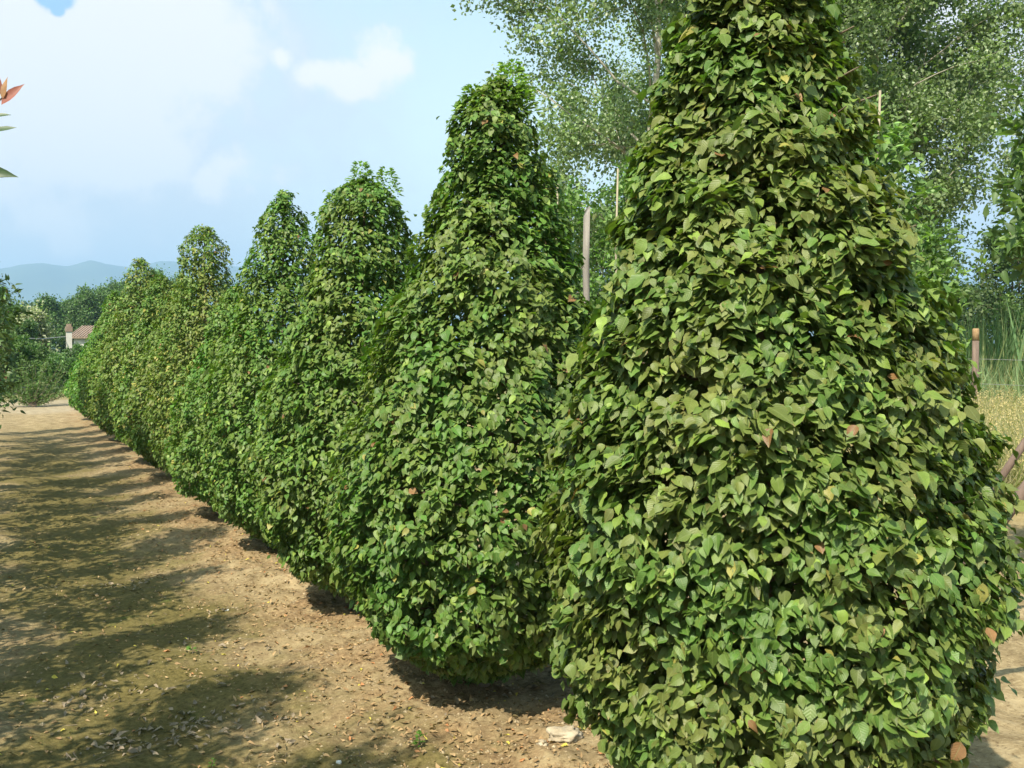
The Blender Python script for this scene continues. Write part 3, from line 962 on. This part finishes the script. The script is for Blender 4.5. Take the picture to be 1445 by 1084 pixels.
# ------------------------------------------------------------------ far left: woodland, house, shrubs
GW = 'dark woodland trees beyond the end of the path'
for k, (px, py, Z, sp, lab, c) in enumerate((
        (-25, 405, 62, 3.0, 'dark tree at the far left behind the evergreen foliage', (.045, .075, .025)),
        (28, 428, 58, 2.0, 'low dark tree behind the pale bush', (.04, .07, .024)),
        (66, 410, 84, 2.3, 'rounded dark tree above the overhead cable', (.04, .075, .025)),
        (98, 412, 92, 2.2, 'narrow dark tree left of the house roof', (.038, .068, .024)),
        (122, 402, 84, 2.8, 'taller tree behind the house chimney end', (.05, .085, .03)),
        (150, 398, 88, 2.8, 'tree rising behind the far hornbeam cones, left one', (.05, .085, .03)),
        (178, 385, 95, 3.2, 'tree between the dark wood and the rounded far cone', (.055, .09, .034)),
        (217, 366, 92, 3.6, 'high rounded tree showing above the far cones', (.065, .11, .04)),
        (258, 374, 96, 3.4, 'hazy rounded tree left of the blunt yellowed cone', (.06, .10, .04)),
        (320, 388, 99, 3.4, 'tree mostly hidden behind the middle cones', (.055, .09, .034)))):
    t = at(px, py, Z); 
    round_tree(800 + k, (t.x, t.y, 0), t.z * .85, sp, lab, GW, L=.17, per=34, crown0=.6, limbs=16, col=tuple(q * 1.45 for q in c), alt=tuple(q * 2.6 for q in c), altp=.3, sub=5, tw=6, jitter=.28,
               shape=lambda f: 1.0 - .7 * f ** 1.6)

t = at(43, 440, 50)
round_tree(850, (t.x, t.y, 0), t.z, 1.3, 'pale silvery bush in front of the dark wood', None, 'bush', 'silver_bush', (.26, .27, .17), .16, 14, .4, 14, (.4, .4, .28), .4)

GS = 'low green shrubs across the end of the path'
for k, (px, Z, H, sp, lab, c) in enumerate(((20, 36, 1.7, 1.0, 'low green shrub left of the fan shaped one', (.06, .11, .03)), (33, 40, 1.6, .9, 'low shrub behind the fan shaped one', (.05, .10, .03)),
                                            (85, 38, .8, .8, 'low shrub in front of the white sacks, right one', (.06, .115, .032)), (108, 40, 1.2, .8, 'low shrub against the end of the cone row', (.055, .10, .03)),
                                            (66, 44, .85, .9, 'low shrub in front of the white sacks, left one', (.06, .11, .03)), (-10, 34, 2.2, 1.1, 'low shrub at the left picture edge', (.045, .085, .025)),
                                            (86, 46, .75, .6, 'shrub below the white gate pillar', (.05, .09, .03)), (108, 56, 1.7, .4, 'shrub between gate pillar and roof', (.06, .11, .035)),
                                            (35, 48, 2.4, 1.4, 'bushy shrub below the pale silvery bush', (.05, .09, .03)), (52, 54, 2.4, 1.0, 'bushy shrub below the overhead cable', (.045, .085, .028)))):
    g = at(px, 600, Z)
    round_tree(870 + k, (g.x, g.y, 0), H, sp, lab, GS, 'shrub', 'low_shrub', tuple(q * 1.15 for q in c), .10, 28, .15, 14, tuple(q * 1.7 for q in c), .3, r0=.03, jitter=.09)


def fan_shrub():
    g = ground_at(47, 574)
    root = empty('fan_shrub', (g.x, g.y, 0), 'fan shaped shrub with straight branches spreading from one foot, end of the path', 'shrub')
    rng = np.random.default_rng(4)
    w = MB(); A, B = [], []
    right = Vector((math.cos(HEAD), -math.sin(HEAD), 0))
    for k in range(34):
        a = R(rng.uniform(-68, 68)); L = rng.uniform(.95, 1.5) * (.7 + .3 * math.cos(a))
        d = right * math.sin(a) + Vector((0, 0, math.cos(a))) + Vector((rng.normal(0, .25), rng.normal(0, .25), 0))
        d.normalize(); e = d * L
        w.tube([(0, 0, 0), e * .5 + Vector((0, 0, -.03)), e], [.009, .007, .003], 4)
        for q in range(9):
            s = e * (.12 + .1 * q); A.append(tuple(s)); B.append(tuple(s + d * .2))
    w.build('stems', M['bark'], root)
    leaves_on_twigs('foliage', np.array(A), np.array(B), 16, rng, .06, .5, (.085, .15, .04), M['leaf'], root, .03, 'lo', .2, alt=(.11, .18, .05), altp=.25)


fan_shrub()

# white sacks beyond the low shrubs
for k, (px, py, Z, s, lab) in enumerate(((74, 501, 47, .26, 'larger white sack standing beyond the low shrubs'), (83.5, 502, 47, .19, 'smaller white sack right of the larger one'), (55, 504, 49, .20, 'greyish white sack left of the other two'))):
    t = at(px, py, Z)
    mb = MB()
    hs = [0, .1, .45, .8, .95, 1.0]; rs = [.8, 1.0, 1.05, .9, .6, .15]
    mb.tube([(rr.uniform(-.03, .03), rr.uniform(-.03, .03), q * t.z) for q in hs], [s * q for q in rs], 12)
    prop(mb.build('white_sack', M['sack'], None, (t.x, t.y, 0), True), lab, 'sack', 'white sacks at the end of the path')

# house with tiled roof
def house():
    c = at(162, 480, 78)
    root = empty('farm_house', (c.x, c.y, 0), 'small house with brown tiled roof, half hidden behind the cone row', 'house')
    root.rotation_euler = (0, 0, -R(22)); root.scale = (1, 1, .88)
    wv = MB(); wv.box((0, 0, 1.35), (4.2, 6, 2.7)); wv.build('wall', M['plaster'], root)
    rf = MB()
    rf.v += [Vector(p) for p in ((-2.5, -3.3, 2.62), (2.5, -3.3, 2.62), (2.5, 3.3, 2.62), (-2.5, 3.3, 2.62), (-2.5, 0, 3.62), (2.5, 0, 3.62),
                                 (-2.5, -3.3, 2.74), (2.5, -3.3, 2.74), (2.5, 3.3, 2.74), (-2.5, 3.3, 2.74), (-2.5, 0, 3.76), (2.5, 0, 3.76))]
    rf.f += [(0, 4, 5, 1), (3, 2, 5, 4), (6, 7, 11, 10), (9, 10, 11, 8), (0, 1, 7, 6), (2, 3, 9, 8), (0, 6, 10, 4), (4, 10, 9, 3), (1, 5, 11, 7), (5, 2, 8, 11)]
    for k in range(24):
        x = -2.4 + k * .209
        rf.tube([(x, -3.32, 2.76), (x, 0, 3.78), (x, 3.32, 2.76)], .05, 5)
    rfo = rf.build('roof', M['tile'], root)
    ch = MB(); ch.box((1.2, .8, 3.9), (.5, .5, .9)); ch.box((1.2, .8, 4.39), (.62, .62, .08)); ch.build('chimney', M['plaster'], rfo)
    for x in (-1.2, 1.1):
        f = MB(); f.box((x, -3.02, 1.5), (.9, .06, 1.1)); fo = f.build('window', M['plaster'], root)
        p = MB(); p.box((x - .2, -3.06, 1.5), (.34, .03, .95)); p.box((x + .2, -3.06, 1.5), (.34, .03, .95)); p.build('pane', M['glass'], fo)


house()
t = at(97, 457, 50)
gp = empty('gate_pillar', (t.x, t.y, 0), 'white plastered pillar with a terracotta top at the end of the path', 'pillar')
mb = MB(); mb.box((0, 0, t.z * .5 - .2), (.26, .26, t.z - .4)); mb.build('pillar_shaft', M['plaster'], gp)
mb = MB(); mb.box((0, 0, t.z - .27), (.33, .33, .25)); mb.box((0, 0, t.z - .08), (.22, .22, .15)); mb.build('pillar_cap', M['tile'], gp)
a = at(94, 475, 50); b = at(20, 477, 46)
mb = MB(); mb.tube([a, (a + b) / 2 - Vector((0, 0, .08)), b, at(-30, 470, 44)], .022, 5)
prop(mb.build('overhead_cable', M['wire']), 'thin grey overhead cable running left from the white pillar', 'cable')


# ------------------------------------------------------------------ litter on the ground
def litter():
    rng = np.random.default_rng(8)
    n = 9000
    y = 1.4 + rng.beta(1.0, 2.2, n) * 14
    x = np.where(rng.uniform(0, 1, n) < .55, rng.normal(1.75, .42, n), rng.uniform(-.7, 3.4, n))
    x2 = x; 
    cl = []
    # the larger clumps of grey curled leaves seen in the near shade
    for (px, py, q, s) in ((230, 1035, 70, .14), (290, 1010, 50, .12), (170, 1040, 40, .1), (390, 1020, 14, .06), (160, 980, 30, .10), (405, 1050, 12, .05), (180, 825, 40, .13), (310, 862, 10, .03), (600, 1000, 30, .2), (120, 975, 25, .12), (250, 930, 20, .2)):
        g = ground_at(px, py)
        cl.append(np.stack([g.x + rng.normal(0, s * 1.3, q), g.y + rng.normal(0, s * .8, q)], 1))
    cl = np.concatenate(cl)
    X = np.concatenate([x, cl[:, 0]]); Y = np.concatenate([y, cl[:, 1]])
    big = np.concatenate([np.zeros(n, bool), np.ones(len(cl), bool)])
    m = len(X)
    P = np.stack([X, Y, np.zeros(m)], 1); P[:, 2] = ground_h(P) + .004 + rng.uniform(0, .006, m) + big * rng.uniform(0, .012, m)
    D = rng.normal(0, 1, (m, 3)) * np.array([1, 1, .15]); N = np.array([0, 0, 1.0]) + rng.normal(0, .35, (m, 3))
    L = np.where(big, rng.uniform(.022, .055, m), rng.uniform(.012, .040, m))
    t = rng.uniform(0, 1, (m, 1))
    c = (1 - t) * np.array([.20, .125, .06]) + t * np.array([.40, .28, .15])
    c[big] = c[big] * .4 + np.array([.22, .20, .17]) * .6
    s = (rng.uniform(0, 1, m) < .03) & ~big; c[s] = (.50, .42, .08)
    s = (rng.uniform(0, 1, m) < .05) & ~big; c[s] = (.42, .20, .09)
    me = leaf_mesh('leaf_litter', P, D, N, L, L * rng.uniform(.22, .5, m), c, rng, 'mid', fold=(.2, 1.1), droop=(-.6, .6), wave=.12)
    prop(link_mesh('leaf_litter', me, M['dead']), 'dry brown and grey fallen leaves scattered over the soil path', 'fallen leaves', kind='stuff')
    # twigs
    w = MB()
    for k in range(420):
        yy = 1.6 + rng.beta(1, 2) * 9; xx = rng.uniform(-.4, 2.9); a = rng.uniform(0, PI); l = rng.uniform(.02, .10)
        z = hz(xx, yy) + .004
        w.tube([(xx, yy, z), (xx + math.cos(a) * l, yy + math.sin(a) * l, z + rng.uniform(0, .008))], [.0018, .001], 4)
    prop(w.build('twig_litter', M['bark']), 'small dry twigs strewn on the soil of the path', 'twigs', kind='stuff')
    # soil crumbs and pebbles
    n = 5000
    X = np.where(rng.uniform(0, 1, n) < .5, rng.normal(1.7, .4, n), rng.uniform(-.6, 3.4, n)); Y = 1.5 + rng.beta(1, 2.4, n) * 9
    P = np.stack([X, Y, np.zeros(n)], 1); P[:, 2] = ground_h(P)
    r = rng.lognormal(math.log(.0045), .45, n)
    oct_ = np.array([(1, 0, 0), (0, 1, 0), (-1, 0, 0), (0, -1, 0), (0, 0, .7), (.5, .5, .5), (-.6, .4, .45), (-.4, -.6, .4), (.5, -.5, .5)], float)
    V = P[:, None, :] + oct_[None, :5] * r[:, None, None] * rng.uniform(.7, 1.3, (n, 5, 3))
    F = np.array([(0, 1, 4), (1, 2, 4), (2, 3, 4), (3, 0, 4)])
    idx = (np.arange(n)[:, None] * 5 + F.ravel()[None]).ravel()
    me = np_mesh('soil_crumbs', V.reshape(-1, 3), idx, np.arange(0, len(idx), 3), False)
    prop(link_mesh('soil_crumbs', me, simple_mat('crumb', (.20, .15, .09), (.42, .34, .22), 25, .95, .3)), 'small soil crumbs and grit scattered on the path', 'soil crumbs', kind='stuff')


litter()


def stone(px, py, size, flat, seed, name, label, mat, cat='stone'):
    import bmesh
    bm = bmesh.new(); bmesh.ops.create_icosphere(bm, subdivisions=4, radius=1)
    g = ground_at(px, py)
    V = np.array([tuple(v.co) for v in bm.verts])
    k = 1 + .22 * Noise(seed, 1.3)(V) + .12 * Noise(seed + 1, .5)(V) + .05 * Noise(seed + 2, .2)(V)
    V = V * k[:, None] * np.array([size, size * .85, size * flat])
    for v, q in zip(bm.verts, V): v.co = q
    me = bpy.data.meshes.new(name); bm.to_mesh(me); bm.free()
    for p in me.polygons: p.use_smooth = True
    o = link_mesh(name, me, mat, None, (g.x, g.y, hz(g.x, g.y) + size * flat * .35))
    o.rotation_euler = (0, 0, seed)
    return prop(o, label, cat)


stone(797, 1058, .062, .55, 3, 'earth_clod', 'pale lumpy clod of earth on the soil between the two nearest cones', M['stone'], 'clod')
stone(765, 1070, .022, .6, 5, 'small_clod', 'small pale clod just left of the lumpy one', M['stone'], 'clod')
stone(478, 1078, .011, .7, 6, 'white_pebble', 'single white pebble at the bottom edge of the path', M['white_stone'], 'pebble')
stone(320, 861, .014, .4, 7, 'pale_pebble', 'flat pale stone in the middle of the path shade', M['white_stone'], 'pebble')


def weed(px, py, s, n, seed, label):
    g = ground_at(px, py)
    root = empty('weed_seedling', (g.x, g.y, hz(g.x, g.y)), label, 'weed', 'small weeds growing on the path')
    rng = np.random.default_rng(seed)
    a = rng.uniform(0, 2 * PI, n); z = rng.uniform(.2, 1, n) * s
    P = np.stack([np.cos(a) * s * .15, np.sin(a) * s * .15, z], 1)
    D = np.stack([np.cos(a), np.sin(a), rng.uniform(0, .5, n)], 1); N = np.array([0, 0, 1.0]) + rng.normal(0, .2, (n, 3))
    L = s * rng.uniform(.35, .7, n)
    me = leaf_mesh('leaves', P, D, N, L, L * .5, np.array([.10, .20, .03]) * rng.uniform(.7, 1.3, (n, 1)), rng, 'mid')
    link_mesh('leaves', me, M['leaf'], root)
    w = MB(); w.tube([(0, 0, -.01), (0, 0, s)], [.003, .001], 4); w.build('stem', M['leaf'] if False else M['bark'], root)


weed(272, 922, .05, 12, 1, 'tiny bright green seedling in the shade of the path')
weed(592, 1062, .055, 16, 2, 'thin seedling on bare soil near the bottom edge')
weed(300, 1075, .03, 14, 3, 'low green weed at the bottom edge in the shade')
weed(215, 880, .02, 8, 4, 'speck of green weed left of the bright seedling')
weed(155, 795, .03, 14, 5, 'flat moss green weed farther up the path')

# ------------------------------------------------------------------ haze
def haze():
    mb = MB(); mb.box((500, 3400, 219.5), (15000, 9000, 441))
    m, nt, out = new_mat('haze')
    v = N_(nt, 'ShaderNodeVolumePrincipled')
    v.inputs['Color'].default_value = (.42, .67, 1.0, 1)
    v.inputs['Density'].default_value = .00034
    v.inputs['Anisotropy'].default_value = .0
    nt.links.new(v.outputs[0], out.inputs['Volume'])
    o = mb.build('haze', m)
    prop(o, kind='stuff', label='thin pale haze that turns the far mountains blue', cat='haze')
    return o


haze()
